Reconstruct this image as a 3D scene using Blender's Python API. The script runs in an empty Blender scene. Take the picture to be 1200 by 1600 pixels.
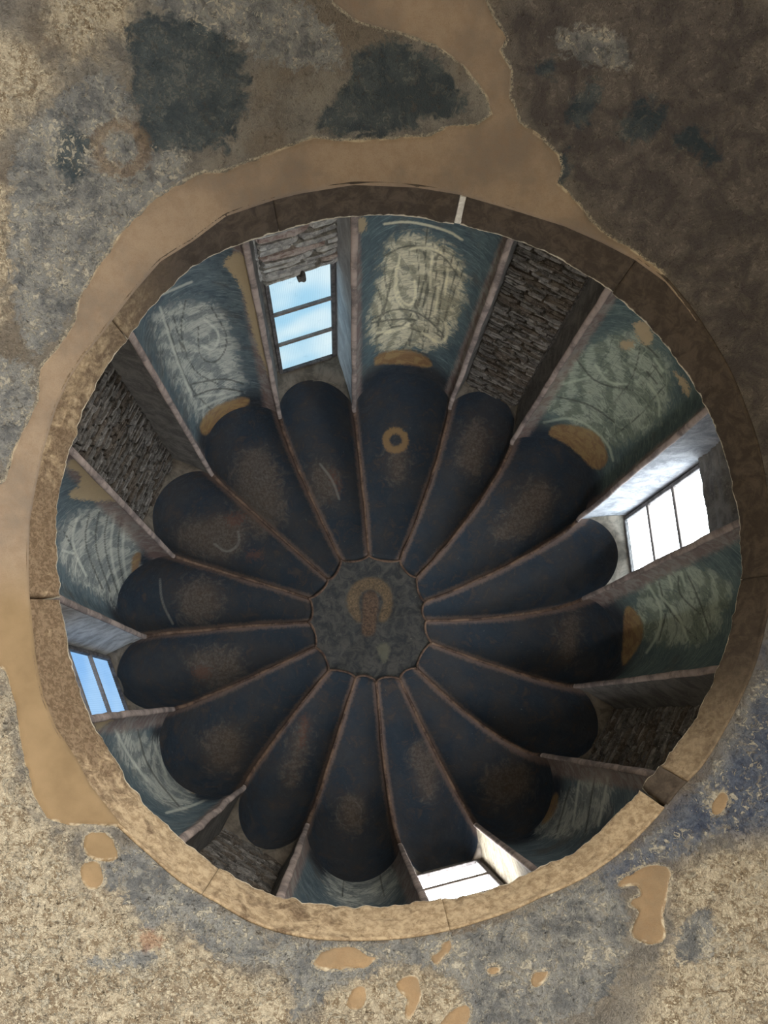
import bpy, math, random
import numpy as np
random.seed(4); rng = np.random.default_rng(4)
sc = bpy.context.scene
S = 2.3            # metres per cornice radius
CAMZ = 1.6         # camera height above the floor
PI = math.pi

# ------------------------------------------------------------------ camera, world, lights, exposure
BX = np.array([0.998483, -0.014417, -0.053137]); BY = np.array([0.0, -0.965107, 0.261856]); BZ = np.array([-0.055058, -0.261458, -0.963643])
F = 1200.4
from mathutils import Matrix, Vector
cam = bpy.data.objects.new('camera', bpy.data.cameras.new('camera')); sc.collection.objects.link(cam)
m = Matrix((BX.tolist(), BY.tolist(), BZ.tolist())).to_4x4()      # camera-to-world: rows are world axes in camera coordinates
cam.matrix_world = Matrix.Translation((0, 0, CAMZ)) @ m
cam.data.sensor_fit = 'HORIZONTAL'; cam.data.sensor_width = 36.0; cam.data.lens = 36.0 * F / 1200.0
cam.data.clip_start = 0.05
sc.camera = cam
sc.view_settings.view_transform = 'Standard'; sc.view_settings.look = 'None'
sc.view_settings.gamma = 1.0; sc.view_settings.use_curve_mapping = False
sc.view_settings.exposure = 0.0
sc.cycles.max_bounces = 6; sc.cycles.diffuse_bounces = 5

world = bpy.data.worlds.new('sky'); sc.world = world; world.use_nodes = True
wn = world.node_tree; wn.nodes.clear()
sky = wn.nodes.new('ShaderNodeTexSky'); sky.sky_type = 'NISHITA'; sky.sun_disc = False
sky.sun_elevation = math.radians(55); sky.sun_rotation = math.radians(140)
bg = wn.nodes.new('ShaderNodeBackground'); bg.inputs['Strength'].default_value = 0.12
wo = wn.nodes.new('ShaderNodeOutputWorld'); wn.links.new(sky.outputs[0], bg.inputs[0]); wn.links.new(bg.outputs[0], wo.inputs[0])

def area(name, loc, target, size, sizey, power, col):
    l = bpy.data.lights.new(name, 'AREA'); l.shape = 'RECTANGLE'; l.size = size; l.size_y = sizey
    l.energy = power; l.color = col
    o = bpy.data.objects.new(name, l); sc.collection.objects.link(o); o.location = loc
    d = Vector(target) - Vector(loc); o.rotation_euler = d.to_track_quat('-Z', 'Y').to_euler()
    return o
CX, CY = 0.174471, -0.549675
AX = Vector((CX * S, CY * S, 0))
# daylight standing in the open arches of the room below the dome
def arch_light(name, phi, w, hgt, zc, power, col):
    p = Vector((AX.x + 3.30 * math.cos(phi), AX.y + 3.30 * math.sin(phi), zc))
    area(name, p, Vector((AX.x, AX.y, zc + .25)), w, hgt, power, col).data.spread = math.radians(130)
arch_light('daylight_main', math.radians(-50), 2.2, 2.2, 1.35, 760, (1.0, 0.95, 0.87))
arch_light('daylight_right', math.radians(35), 1.2, 1.8, 1.2, 26, (0.62, 0.78, 1.0))
arch_light('daylight_left', math.radians(160), 1.2, 1.8, 1.2, 3, (1.0, 0.9, 0.76))
WIN_GLOW = {1: 1.05, 2: 15.0, 3: 1.05, 4: 28.0}

# ------------------------------------------------------------------ geometry of the building in cornice radii (fitted once)
C2 = np.array([CX, CY]); H = 2.13898; TH0 = -1.65606109; ZS = 3.81918; ZA = 4.40471; SEG = PI / 8
RIB_S = [(1.06,-.083),(1.151,1.101),(1.144,1.954),(1.156,3.154),(1.06,4.096),(1.06,5.17),(1.075,6.058),(1.127,7.12),(1.11,7.964),(1.067,8.991),(1.05,9.816),(1.09,11.009),(1.142,11.865),(1.05,12.814),(1.094,13.925),(1.132,15.008)]
RIB_H = [(.383,.073),(.392,1.303),(.367,2.251),(.33,3.32),(.319,4.193),(.365,5.103),(.371,6.272),(.365,7.072),(.344,8.03),(.335,8.935),(.372,10.044),(.357,11.09),(.363,12.155),(.384,13.074),(.352,14.121),(.398,15.006)]
RIB_B = [(1.06,-.151),(1.132,1.125),(1.179,1.963),(1.16,3.152),(1.122,4.047),(1.085,5.171),(1.06,6.081),(1.06,7.206),(1.06,8.03),(1.07,9.023),(1.06,9.759),(1.07,10.834),(1.08,11.8),(1.076,12.885),(1.107,13.873),(1.15,15.021)]
def P3(r, k, z):
    """point at radius r, rib-angle k (in sixteenths), height z, in cornice radii -> metres"""
    a = TH0 + np.asarray(k) * SEG
    return np.stack(np.broadcast_arrays((CX + r * np.cos(a)) * S, (CY + r * np.sin(a)) * S, np.asarray(z) * S + CAMZ), -1)
def project(P):
    """photo pixel of a point in metres"""
    Q = np.asarray(P, float) / S; x, y, z = Q[..., 0], Q[..., 1], Q[..., 2] - CAMZ / S
    c = [x * BX[i] + y * BY[i] + z * BZ[i] for i in range(3)]
    return 600 + F * c[0] / -c[2], 800 - F * c[1] / -c[2]
def ray(px, py):
    d0, d1, d2 = np.asarray(px, float) - 600, -(np.asarray(py, float) - 800), -F
    return np.stack([d0 * B[0] + d1 * B[1] + d2 * B[2] for B in (BX, BY, BZ)], -1)
ZC, RS = 0.995, 1.462      # the pendentive surface is a sphere
def on_sphere(px, py, off=0.0):
    d = ray(px, py); d = d / np.linalg.norm(d, axis=-1, keepdims=True)
    c = np.array([CX, CY, ZC]); b = d @ c; t = b + np.sqrt(b * b - (c @ c - (RS - off) ** 2))
    return d * t[..., None]
def polar(px, py, z):
    d = ray(px, py); t = z / d[..., 2]; x = d[..., 0] * t - CX; y = d[..., 1] * t - CY
    return np.hypot(x, y), np.arctan2(y, x)

# ------------------------------------------------------------------ numpy noise and signed distance
def vnoise(p, seed=0):
    p = np.asarray(p, float); i = np.floor(p).astype(np.int64); f = p - i; f = f * f * (3 - 2 * f)
    def hsh(a):
        n = a[..., 0] * 374761393 + a[..., 1] * 668265263 + (a[..., 2] * 2147483647 if a.shape[-1] == 3 else 0) + seed * 1442695
        n = (n ^ (n >> 13)) * 1274126177; n = n ^ (n >> 16); return (n & 0xffff) / 65535.0
    D = p.shape[-1]; out = 0
    for c in range(2 ** D):
        o = np.array([(c >> j) & 1 for j in range(D)]); w = 1
        for j in range(D): w = w * (f[..., j] if o[j] else 1 - f[..., j])
        out = out + w * hsh(i + o)
    return out * 2 - 1
def fbm(p, octv=4, seed=0):
    a, s, r = 1.0, 1.0, 0
    for o in range(octv): r = r + a * vnoise(np.asarray(p) * s, seed + o * 17); a *= .5; s *= 2.03
    return r
def sdf(poly, x, y):
    """negative inside the polygon, in pixels"""
    P = np.array(poly, float); d = np.full(np.shape(x), 1e9); ins = np.zeros(np.shape(x), bool)
    for i in range(len(P)):
        a, b = P[i], P[i - 1]; ex, ey = b - a; wx, wy = x - a[0], y - a[1]
        t = np.clip((wx * ex + wy * ey) / (ex * ex + ey * ey + 1e-9), 0, 1)
        d = np.minimum(d, (wx - ex * t) ** 2 + (wy - ey * t) ** 2)
        if a[1] != b[1]:
            c = ((a[1] > y) != (b[1] > y)) & (x < (b[0] - a[0]) * (y - a[1]) / (b[1] - a[1]) + a[0]); ins ^= c
    d = np.sqrt(d); return np.where(ins, -d, d)
def round_off(p, n=2):
    P = np.array(p, float)
    for _ in range(n): Q_ = np.roll(P, -1, 0); P = np.stack([P * .75 + Q_ * .25, P * .25 + Q_ * .75], 1).reshape(-1, 2)
    return P
def sdfs(polys, x, y):
    d = np.full(np.shape(x), 400.0)
    for p in polys: d = np.minimum(d, sdf(round_off(p), x, y))
    return d
def ring_sdf(cx, cy, r, w, x, y): return np.abs(np.hypot(x - cx, y - cy) - r) - w

# ------------------------------------------------------------------ object helpers
col = sc.collection
def tag(o, label=None, cat=None, group=None, kind=None):
    for k, v in (('label', label), ('category', cat), ('group', group), ('kind', kind)):
        if v: o[k] = v
    return o
def empty(name, loc, **kw):
    o = bpy.data.objects.new(name, None); col.objects.link(o); o.location = loc; o.empty_display_size = .2
    return tag(o, **kw)
def mesh_obj(name, V, Fc, mat, parent=None, smooth=True, attrs=None, uv=None):
    V = np.asarray(V, float).reshape(-1, 3)
    L = np.zeros(3)
    p = parent
    while p is not None: L = L + np.array(p.location); p = p.parent
    me = bpy.data.meshes.new(name); me.from_pydata((V - L).tolist(), [], [tuple(int(i) for i in f) for f in Fc])
    if attrs:
        for k, a in attrs.items():
            at = me.attributes.new(k, 'FLOAT', 'POINT'); at.data.foreach_set('value', np.asarray(a, np.float32).ravel())
    if smooth: me.polygons.foreach_set('use_smooth', np.ones(len(me.polygons), bool))
    me.materials.append(mat); me.update()
    o = bpy.data.objects.new(name, me); col.objects.link(o)
    if parent is not None: o.parent = parent
    return o
def grid_faces(n, m, wrap=False, flip=False):
    """quads of an n x m vertex grid (row-major)"""
    f = []
    mm = m if wrap else m - 1
    for i in range(n - 1):
        for j in range(mm):
            j2 = (j + 1) % m
            q = (i * m + j, i * m + j2, (i + 1) * m + j2, (i + 1) * m + j)
            f.append(q[::-1] if flip else q)
    return f
def grid_obj(name, G, mat, parent=None, wrap=False, smooth=True, attrs=None):
    return mesh_obj(name, G.reshape(-1, 3), grid_faces(G.shape[0], G.shape[1], wrap), mat, parent, smooth, attrs)
def tube(path, ru, rv, U, V, n=10, cap=True):
    """elliptical bar along a path; ru, rv radii along the unit vectors U, V per point"""
    path = np.asarray(path); a = np.linspace(0, 2 * PI, n, endpoint=False)
    G = path[:, None, :] + ru[:, None, None] * np.cos(a)[None, :, None] * U[:, None, :] + rv[:, None, None] * np.sin(a)[None, :, None] * V[:, None, :]
    f = grid_faces(len(path), n, True)
    if cap: f.append(tuple(range(n))); f.append(tuple(range((len(path) - 1) * n, len(path) * n))[::-1])
    return G.reshape(-1, 3), f
def box(c, ex, ey, ez, bevel=0.0):
    """oriented bevelled box: centre c, half-extent vectors ex, ey, ez (chamfered along all edges)"""
    c, ex, ey, ez = map(np.asarray, (c, ex, ey, ez)); V = []; L = [np.linalg.norm(e) for e in (ex, ey, ez)]
    b = [min(bevel / l, .45) for l in L]
    for sx in (-1, 1):
        for sy in (-1, 1):
            for sz in (-1, 1):
                V.append(c + ex * sx + ey * sy * (1 - b[1]) + ez * sz * (1 - b[2]))
                V.append(c + ex * sx * (1 - b[0]) + ey * sy + ez * sz * (1 - b[2]))
                V.append(c + ex * sx * (1 - b[0]) + ey * sy * (1 - b[1]) + ez * sz)
    def i(x, y, z, k): return (x * 4 + y * 2 + z) * 3 + k
    Fc = []
    for s in (0, 1):
        Fc.append([i(s, 0, 0, 0), i(s, 0, 1, 0), i(s, 1, 1, 0), i(s, 1, 0, 0)])
        Fc.append([i(0, s, 0, 1), i(0, s, 1, 1), i(1, s, 1, 1), i(1, s, 0, 1)])
        Fc.append([i(0, 0, s, 2), i(0, 1, s, 2), i(1, 1, s, 2), i(1, 0, s, 2)])
    for x in (0, 1):
        for y in (0, 1):
            Fc.append([i(x, y, 0, 0), i(x, y, 1, 0), i(x, y, 1, 1), i(x, y, 0, 1)])
            Fc.append([i(x, 0, y, 0), i(x, 1, y, 0), i(x, 1, y, 2), i(x, 0, y, 2)])
            Fc.append([i(0, x, y, 1), i(1, x, y, 1), i(1, x, y, 2), i(0, x, y, 2)])
            for z in (0, 1): Fc.append([i(x, y, z, 0), i(x, y, z, 1), i(x, y, z, 2)])
    return np.array(V), Fc
def merge(parts):
    V, Fc, n = [], [], 0
    for v, f in parts: V.append(np.asarray(v).reshape(-1, 3)); Fc += [tuple(i + n for i in q) for q in f]; n += len(V[-1])
    return np.concatenate(V), Fc

# ------------------------------------------------------------------ material helpers
class M:
    def __init__(s, name):
        s.m = bpy.data.materials.new(name); s.m.use_nodes = True; s.t = s.m.node_tree; s.t.nodes.clear()
        s.pos = s.n('ShaderNodeNewGeometry').outputs['Position']
    def n(s, k, **kw):
        x = s.t.nodes.new(k)
        for a, b in kw.items(): setattr(x, a, b)
        return x
    def put(s, sock, v):
        if isinstance(v, bpy.types.NodeSocket): s.t.links.new(v, sock)
        elif isinstance(v, (tuple, list)): sock.default_value = (*v, 1.0) if len(v) == 3 and len(sock.default_value) == 4 else v
        else: sock.default_value = v
    def noise(s, scale, detail=4, rough=.6, dist=0.0, vec=None, off=None):
        x = s.n('ShaderNodeTexNoise'); v = vec or s.pos
        if off:
            a = s.n('ShaderNodeVectorMath', operation='ADD'); s.put(a.inputs[0], v); a.inputs[1].default_value = (off, off * .7, -off); v = a.outputs[0]
        s.put(x.inputs['Vector'], v); x.inputs['Scale'].default_value = scale; x.inputs['Detail'].default_value = detail
        x.inputs['Roughness'].default_value = rough; x.inputs['Distortion'].default_value = dist
        return x.outputs['Fac']
    def voro(s, scale, feature='F1', vec=None):
        x = s.n('ShaderNodeTexVoronoi', feature=feature); s.put(x.inputs['Vector'], vec or s.pos); x.inputs['Scale'].default_value = scale
        return x.outputs['Distance']
    def scalev(s, sx, sy, sz, vec=None):
        a = s.n('ShaderNodeVectorMath', operation='MULTIPLY'); s.put(a.inputs[0], vec or s.pos); a.inputs[1].default_value = (sx, sy, sz); return a.outputs[0]
    def math(s, op, a, b=0.0, c=None, clamp=False):
        x = s.n('ShaderNodeMath', operation=op, use_clamp=clamp); s.put(x.inputs[0], a); s.put(x.inputs[1], b)
        if c is not None: s.put(x.inputs[2], c)
        return x.outputs[0]
    def ramp(s, v, lo, hi, a=0.0, b=1.0):
        x = s.n('ShaderNodeMapRange', interpolation_type='SMOOTHSTEP'); s.put(x.inputs[0], v)
        x.inputs[1].default_value = lo; x.inputs[2].default_value = hi; x.inputs[3].default_value = a; x.inputs[4].default_value = b
        return x.outputs[0]
    def mix(s, f, a, b, mode='MIX'):
        x = s.n('ShaderNodeMix', data_type='RGBA', blend_type=mode); s.put(x.inputs[0], f); s.put(x.inputs[6], a); s.put(x.inputs[7], b); return x.outputs[2]
    def attr(s, name): return s.n('ShaderNodeAttribute', attribute_name=name).outputs['Fac']
    def inside(s, name, soft=2.0, wob=None, amp=8.0):
        """1 where the named distance attribute (pixels) is negative, its edge made ragged by wob"""
        d = s.attr(name)
        if wob is not None: d = s.math('MULTIPLY_ADD', s.math('SUBTRACT', wob, .5), amp * 2, d)
        return s.ramp(d, soft, -soft)
    def bump(s, hgt, strength=.5, dist=.02, normal=None):
        x = s.n('ShaderNodeBump'); x.inputs['Strength'].default_value = strength; x.inputs['Distance'].default_value = dist
        s.put(x.inputs['Height'], hgt)
        if normal: s.put(x.inputs['Normal'], normal)
        return x.outputs[0]
    def done(s, color, rough=.9, normal=None, spec=.2, emis=None, estr=0.0):
        b = s.n('ShaderNodeBsdfPrincipled'); s.put(b.inputs['Base Color'], color); s.put(b.inputs['Roughness'], rough)
        b.inputs['Specular IOR Level'].default_value = spec
        if normal: s.put(b.inputs['Normal'], normal)
        if emis is not None: s.put(b.inputs['Emission Color'], emis); b.inputs['Emission Strength'].default_value = estr
        o = s.n('ShaderNodeOutputMaterial'); s.t.links.new(b.outputs[0], o.inputs[0]); return s.m

CREAM = (.62, .54, .41); PALE = (.74, .67, .52); SLATE = (.20, .215, .225); BLUE = (.045, .075, .105); BROWN = (.20, .155, .115)
TAN = (.285, .225, .17); GREY = (.34, .32, .28)

def mat_old_plaster():
    s = M('old_painted_plaster')
    n1 = s.noise(1.3, 6, .62); n2 = s.noise(5, 6, .65, .4, off=3.1); n3 = s.noise(19, 5, .7, .6, off=7.7); n4 = s.noise(60, 4, .7, 1.0, off=1.3)
    base = s.mix(s.ramp(n2, .40, .62), GREY, (.23, .22, .205))
    base = s.mix(s.ramp(n1, .45, .65), base, (.25, .215, .175))
    # tonal zones
    cr = s.inside('cream', 30, n2, 90); lf = s.noise(3.2, 6, .7, .4, off=61.0); base2 = s.mix(cr, base, s.mix(s.ramp(n3, .40, .58), (.29, .225, .15), CREAM)); base2 = s.mix(s.math('MULTIPLY', cr, s.ramp(lf, .50, .64, 0, .6)), base2, (.25, .20, .145))
    base2 = s.mix(s.math('MULTIPLY', cr, s.ramp(n4, .50, .60)), base2, PALE)
    br = s.inside('brown', 30, n2, 60); base2 = s.mix(br, base2, s.mix(s.ramp(n2, .4, .62), (.115, .105, .105), (.20, .178, .165)))  # shaded side of the wall painted dark grey-brown
    sl = s.inside('slate', 7, n3, 40); slc = s.mix(s.ramp(n2, .36, .60), (.175, .185, .195), (.37, .375, .365)); slc = s.mix(s.ramp(n3, .50, .62, 0, .6), slc, (.44, .44, .40)); slc = s.mix(s.ramp(s.noise(20, 6, .75, off=71.0), .55, .62, 0, .6), slc, (.09, .10, .11))
    base2 = s.mix(sl, base2, slc)
    bl = s.inside('blue', 9, s.noise(9, 6, .7, .5, off=51.0), 46); base2 = s.mix(s.math('MULTIPLY', bl, .92), base2, s.mix(s.ramp(n2, .4, .62), (.05, .075, .095), (.11, .14, .155)))
    ub = s.inside('ultra', 40, n2, 60); base2 = s.mix(s.math('MULTIPLY', ub, .8), base2, s.mix(s.ramp(n3, .4, .6), (.05, .075, .15), (.12, .16, .25)))
    # flakes of lime, lost paint and pits
    dens = s.math('MAXIMUM', sl, s.math('MULTIPLY', cr, .7))
    fl = s.noise(24, 6, .74, 1.2, off=12.0); fk = s.ramp(s.math('ADD', fl, s.math('MULTIPLY', s.math('SUBTRACT', n2, .5), .6)), .565, .60)
    base2 = s.mix(s.math('MULTIPLY', fk, s.math('MULTIPLY_ADD', dens, .75, .14)), base2, (.66, .62, .52))
    cz = s.ramp(s.noise(11, 7, .75, .8, off=31.0), .56, .62); base2 = s.mix(s.math('MULTIPLY', cz, s.math('MULTIPLY_ADD', dens, .4, .15)), base2, (.40, .36, .29))
    dk = s.ramp(s.noise(15, 7, .78, .6, off=41.0), .57, .63); base2 = s.mix(s.math('MULTIPLY', dk, .5), base2, (.12, .105, .09))
    pit = s.ramp(s.noise(38, 6, .76, 1.2, off=22.0), .60, .65); base2 = s.mix(s.math('MULTIPLY', pit, .6), base2, (.09, .07, .05))
    ol = s.inside('ochre', 5, n3, 26); base2 = s.mix(s.math('MULTIPLY', ol, .6), base2, s.mix(s.ramp(n3, .4, .6), (.20, .14, .095), (.40, .29, .19)))
    pk = s.inside('pink', 6, n3, 20); base2 = s.mix(s.math('MULTIPLY', pk, .6), base2, (.46, .27, .18))
    ed = s.math('ABSOLUTE', s.math('MULTIPLY_ADD', s.math('SUBTRACT', n3, .5), 16, s.attr('patch')))
    base2 = s.mix(s.math('MULTIPLY', s.ramp(ed, 4, 1), s.ramp(n4, .42, .56)), base2, (.62, .56, .44))
    hgt = s.math('ADD', s.math('MULTIPLY', n3, 1.0), s.math('MULTIPLY', n4, .6)); hgt = s.math('ADD', hgt, s.math('MULTIPLY', fk, .25)); hgt = s.math('SUBTRACT', hgt, s.math('MULTIPLY', pit, .7))
    hgt = s.math('ADD', hgt, s.math('MULTIPLY', n2, 1.6)); hgt = s.math('ADD', hgt, s.math('MULTIPLY', s.noise(110, 3, .7, off=17.0), .5))
    return s.done(base2, .92, s.bump(hgt, 1.0, .035))
def mat_mortar(name='sandy_repair_mortar', c=TAN):
    s = M(name); n1 = s.noise(2.2, 5, .6); n2 = s.noise(14, 5, .7, off=4.0); n3 = s.noise(150, 3, .7, off=9.0)
    b = s.mix(s.ramp(n1, .35, .65), (c[0] * .72, c[1] * .74, c[2] * .78), (c[0] * 1.08, c[1] * 1.06, c[2] * 1.02))
    b = s.mix(s.ramp(n2, .4, .7, 0, .5), b, (c[0] * .8, c[1] * .72, c[2] * .66)); b = s.mix(s.ramp(n3, .5, .7, 0, .35), b, (c[0] * .55, c[1] * .52, c[2] * .5))
    b = s.mix(s.inside('warm', 60, n1, 60), b, s.mix(s.ramp(n1, .3, .7), (.195, .138, .078), (.265, .19, .11)))  # ochre lower left: partly its own colour, partly lighting painted in
    e = s.ramp(s.attr('patch'), -3.5, -.5); b = s.mix(s.math('MULTIPLY', e, s.ramp(n2, .42, .62)), b, (.50, .44, .33))
    hgt = s.math('ADD', s.math('MULTIPLY', n3, .35), n2)
    return s.done(b, .95, s.bump(hgt, .45, .012))
def mat_cornice():
    s = M('weathered_cornice_stone'); n1 = s.noise(1.6, 4, .6, off=2.0); n2 = s.noise(9, 6, .7, .6); n3 = s.noise(38, 4, .7, .8, off=5.0)
    n5 = s.noise(22, 6, .76, .4, off=13.0); b = s.mix(s.ramp(n5, .38, .62), (.27, .20, .125), (.45, .355, .235)); b = s.mix(s.ramp(s.noise(14, 6, .78, off=33.0), .57, .64, 0, .55), b, (.14, .095, .055))
    st = s.ramp(s.math('MULTIPLY_ADD', s.attr('stain'), .30, n2), .52, .74)
    b = s.mix(s.math('MULTIPLY', st, .85), b, s.mix(s.ramp(n3, .4, .6), (.075, .048, .028), (.17, .12, .08)))
    b = s.mix(s.attr('soot_shade'), b, s.mix(s.ramp(n2, .4, .65), (.042, .034, .029), (.085, .068, .055)))  # soot together with painted shade on the unlit arc of the ring
    lip = s.ramp(s.math('MULTIPLY_ADD', s.math('SUBTRACT', n2, .5), .8, s.attr('lip')), .5, .75); b = s.mix(lip, b, (.62, .56, .44))  # pale lip: broken edge with the window light on it painted in
    hgt = s.math('ADD', n2, s.math('MULTIPLY', n3, .6))
    return s.done(b, .88, s.bump(hgt, .6, .014))
def mat_fresco(name, dark, mid, robe1, robe2):
    s = M(name); n1 = s.noise(2.0, 5, .6, off=6.0); n2 = s.noise(8, 6, .68, .8, off=2.0); n3 = s.noise(30, 5, .72, .8)
    b = s.mix(s.ramp(n2, .36, .64), dark, mid); b = s.mix(s.ramp(n1, .52, .7, 0, .55), b, (.10, .085, .07))
    # brushed horizontal streaks that follow the curve of the niche
    st = s.noise(6, 6, .75, 1.2, vec=s.scalev(.8, .8, 6.0)); b = s.mix(s.ramp(st, .50, .66, 0, .6), b, (mid[0] * 2.2, mid[1] * 2.1, mid[2] * 1.9))
    rb = s.inside('robe', 8, n2, 34)
    w = s.n('ShaderNodeTexWave', wave_type='RINGS', rings_direction='SPHERICAL'); tv = s.n('ShaderNodeVectorMath', operation='ADD')
    s.put(tv.inputs[0], s.pos); tv.inputs[1].default_value = (0.7, 1.1, -9.3); s.put(w.inputs['Vector'], tv.outputs[0])
    w.inputs['Scale'].default_value = 2.4; w.inputs['Distortion'].default_value = 7.0; w.inputs['Detail'].default_value = 4; w.inputs['Detail Scale'].default_value = 1.3; w.inputs['Detail Roughness'].default_value = .62
    fold = s.ramp(w.outputs['Fac'], .15, .75)
    dn = s.noise(1.5, 3, .5, .9, vec=s.scalev(1.2, 1.2, .8), off=8.0); dl = s.math('PINGPONG', s.math('MULTIPLY', dn, 7.0), .5); dl2 = s.math('PINGPONG', s.math('MULTIPLY', s.noise(1.6, 3, .5, .8, off=18.0), 8.0), .5)
    rc = s.mix(fold, robe2, robe1); rc = s.mix(s.ramp(st, .50, .62, 0, .7), rc, (robe2[0] * .45, robe2[1] * .5, robe2[2] * .55)); rc = s.mix(s.ramp(n3, .55, .68, 0, .6), rc, (robe1[0] * 1.4, robe1[1] * 1.4, robe1[2] * 1.4))
    rc = s.mix(s.ramp(dl, .07, .02, 0, .45), rc, (robe2[0] * .35, robe2[1] * .4, robe2[2] * .45)); rc = s.mix(s.ramp(dl2, .42, .49, 0, .4), rc, (robe1[0] * 1.35, robe1[1] * 1.35, robe1[2] * 1.3))
    b = s.mix(s.math('MULTIPLY', rb, s.ramp(n2, .28, .5, .45, .97)), b, rc)
    ln = s.ramp(s.math('ADD', s.attr('line'), s.math('MULTIPLY', s.math('SUBTRACT', n3, .5), 2.5)), 2.2, .4); b = s.mix(s.math('MULTIPLY', ln, .7), b, (.055, .06, .055))
    hl = s.ramp(s.math('ADD', s.attr('light'), s.math('MULTIPLY', s.math('SUBTRACT', n3, .5), 3)), 3.4, .4); b = s.mix(s.math('MULTIPLY', hl, .55), b, (robe1[0] * 1.5, robe1[1] * 1.5, robe1[2] * 1.45))
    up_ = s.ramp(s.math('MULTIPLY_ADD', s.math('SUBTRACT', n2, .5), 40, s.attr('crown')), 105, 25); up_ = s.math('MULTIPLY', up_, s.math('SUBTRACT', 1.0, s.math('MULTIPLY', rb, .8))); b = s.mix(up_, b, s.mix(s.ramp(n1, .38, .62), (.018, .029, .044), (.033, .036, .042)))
    gd = s.inside('gold', 2.5, n3, 5); b = s.mix(s.math('MULTIPLY', gd, .85), b, s.mix(s.ramp(n2, .4, .6), (.24, .13, .055), (.36, .24, .105)))
    pk = s.inside('border', 4, n3, 7); b = s.mix(s.math('MULTIPLY', pk, .7), b, s.mix(s.ramp(n2, .42, .6), (.23, .15, .13), (.34, .29, .26)))
    mt = s.inside('bare', 2.5, n3, 12); b = s.mix(mt, b, s.mix(n2, (.40, .30, .18), (.52, .42, .27)))
    fk = s.ramp(s.noise(26, 6, .76, 1.0, off=15.0), .655, .69); b = s.mix(s.math('MULTIPLY', fk, .5), b, (.34, .34, .30))
    hgt = s.math('ADD', s.math('ADD', s.math('MULTIPLY', st, .6), s.math('MULTIPLY', n3, .4)), s.math('MULTIPLY', n2, .8))
    return s.done(b, s.ramp(n2, .3, .7, .62, .88), s.bump(hgt, .5, .016), spec=.35)
def mat_dome():
    s = M('dark_dome_fresco'); n1 = s.noise(2.2, 5, .6, off=1.0); n2 = s.noise(7, 6, .7, .8, off=3.0); n3 = s.noise(28, 5, .7, .5)
    b = s.mix(s.ramp(n1, .38, .62), (.018, .029, .044), (.033, .036, .042)); b = s.mix(s.ramp(n2, .50, .70, 0, .6), b, (.085, .062, .048))  # dark blue and grey ground, alike in every flute
    b = s.mix(s.math('MULTIPLY', s.inside('smudge', 14, n2, 40), .65), b, s.mix(s.ramp(n3, .4, .62), (.09, .062, .045), (.14, .12, .095)))
    b = s.mix(s.math('MULTIPLY', s.inside('gold', 2.5, n3, 6), .8), b, s.mix(n2, (.22, .125, .05), (.32, .215, .10)))
    b = s.mix(s.math('MULTIPLY', s.inside('red', 6, n3, 24), .5), b, (.13, .06, .04))
    hl = s.ramp(s.attr('light'), 3.0, .6); b = s.mix(s.math('MULTIPLY', hl, .35), b, (.30, .30, .27))
    b = s.mix(s.math('MULTIPLY', s.ramp(n3, .66, .72), .4), b, (.26, .26, .24))
    b = s.mix(s.math('MULTIPLY', s.inside('border', 3, n3, 5), .6), b, (.20, .135, .105))
    return s.done(b, s.ramp(n2, .3, .7, .6, .9), s.bump(s.math('ADD', n3, n2), .5, .016), spec=.3)
def mat_hub():
    s = M('crown_medallion_fresco'); n2 = s.noise(8, 6, .7, .8, off=3.0); n3 = s.noise(34, 5, .7, .5)
    b = s.mix(s.ramp(n2, .36, .64), (.036, .040, .044), (.085, .082, .076))
    b = s.mix(s.math('MULTIPLY', s.inside('gold', 3, n3, 7), .7), b, s.mix(s.ramp(n3, .38, .62), (.10, .07, .04), (.23, .155, .085)))
    b = s.mix(s.math('MULTIPLY', s.inside('face', 3, n3, 6), .8), b, s.mix(s.ramp(n3, .38, .62), (.07, .045, .03), (.16, .10, .065)))
    b = s.mix(s.math('MULTIPLY', s.inside('smudge', 3, n3, 7), .6), b, (.16, .155, .11))
    b = s.mix(s.ramp(n3, .66, .72, 0, .6), b, (.38, .36, .30))
    return s.done(b, .85, s.bump(s.math('ADD', n3, n2), .4, .012))
def mat_simple(name, c1, c2, scale=6, bump=.4, rough=.9, fine=40, flake=None, dist=.012):
    s = M(name); n2 = s.noise(scale, 6, .7, .6); n3 = s.noise(fine, 4, .7, .5, off=3.0)
    b = s.mix(s.ramp(n2, .36, .64), c1, c2)
    if flake: b = s.mix(s.ramp(n3, .60, .68, 0, .8), b, flake)
    return s.done(b, rough, s.bump(s.math('ADD', n2, s.math('MULTIPLY', n3, .6)), bump, dist))
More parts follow.
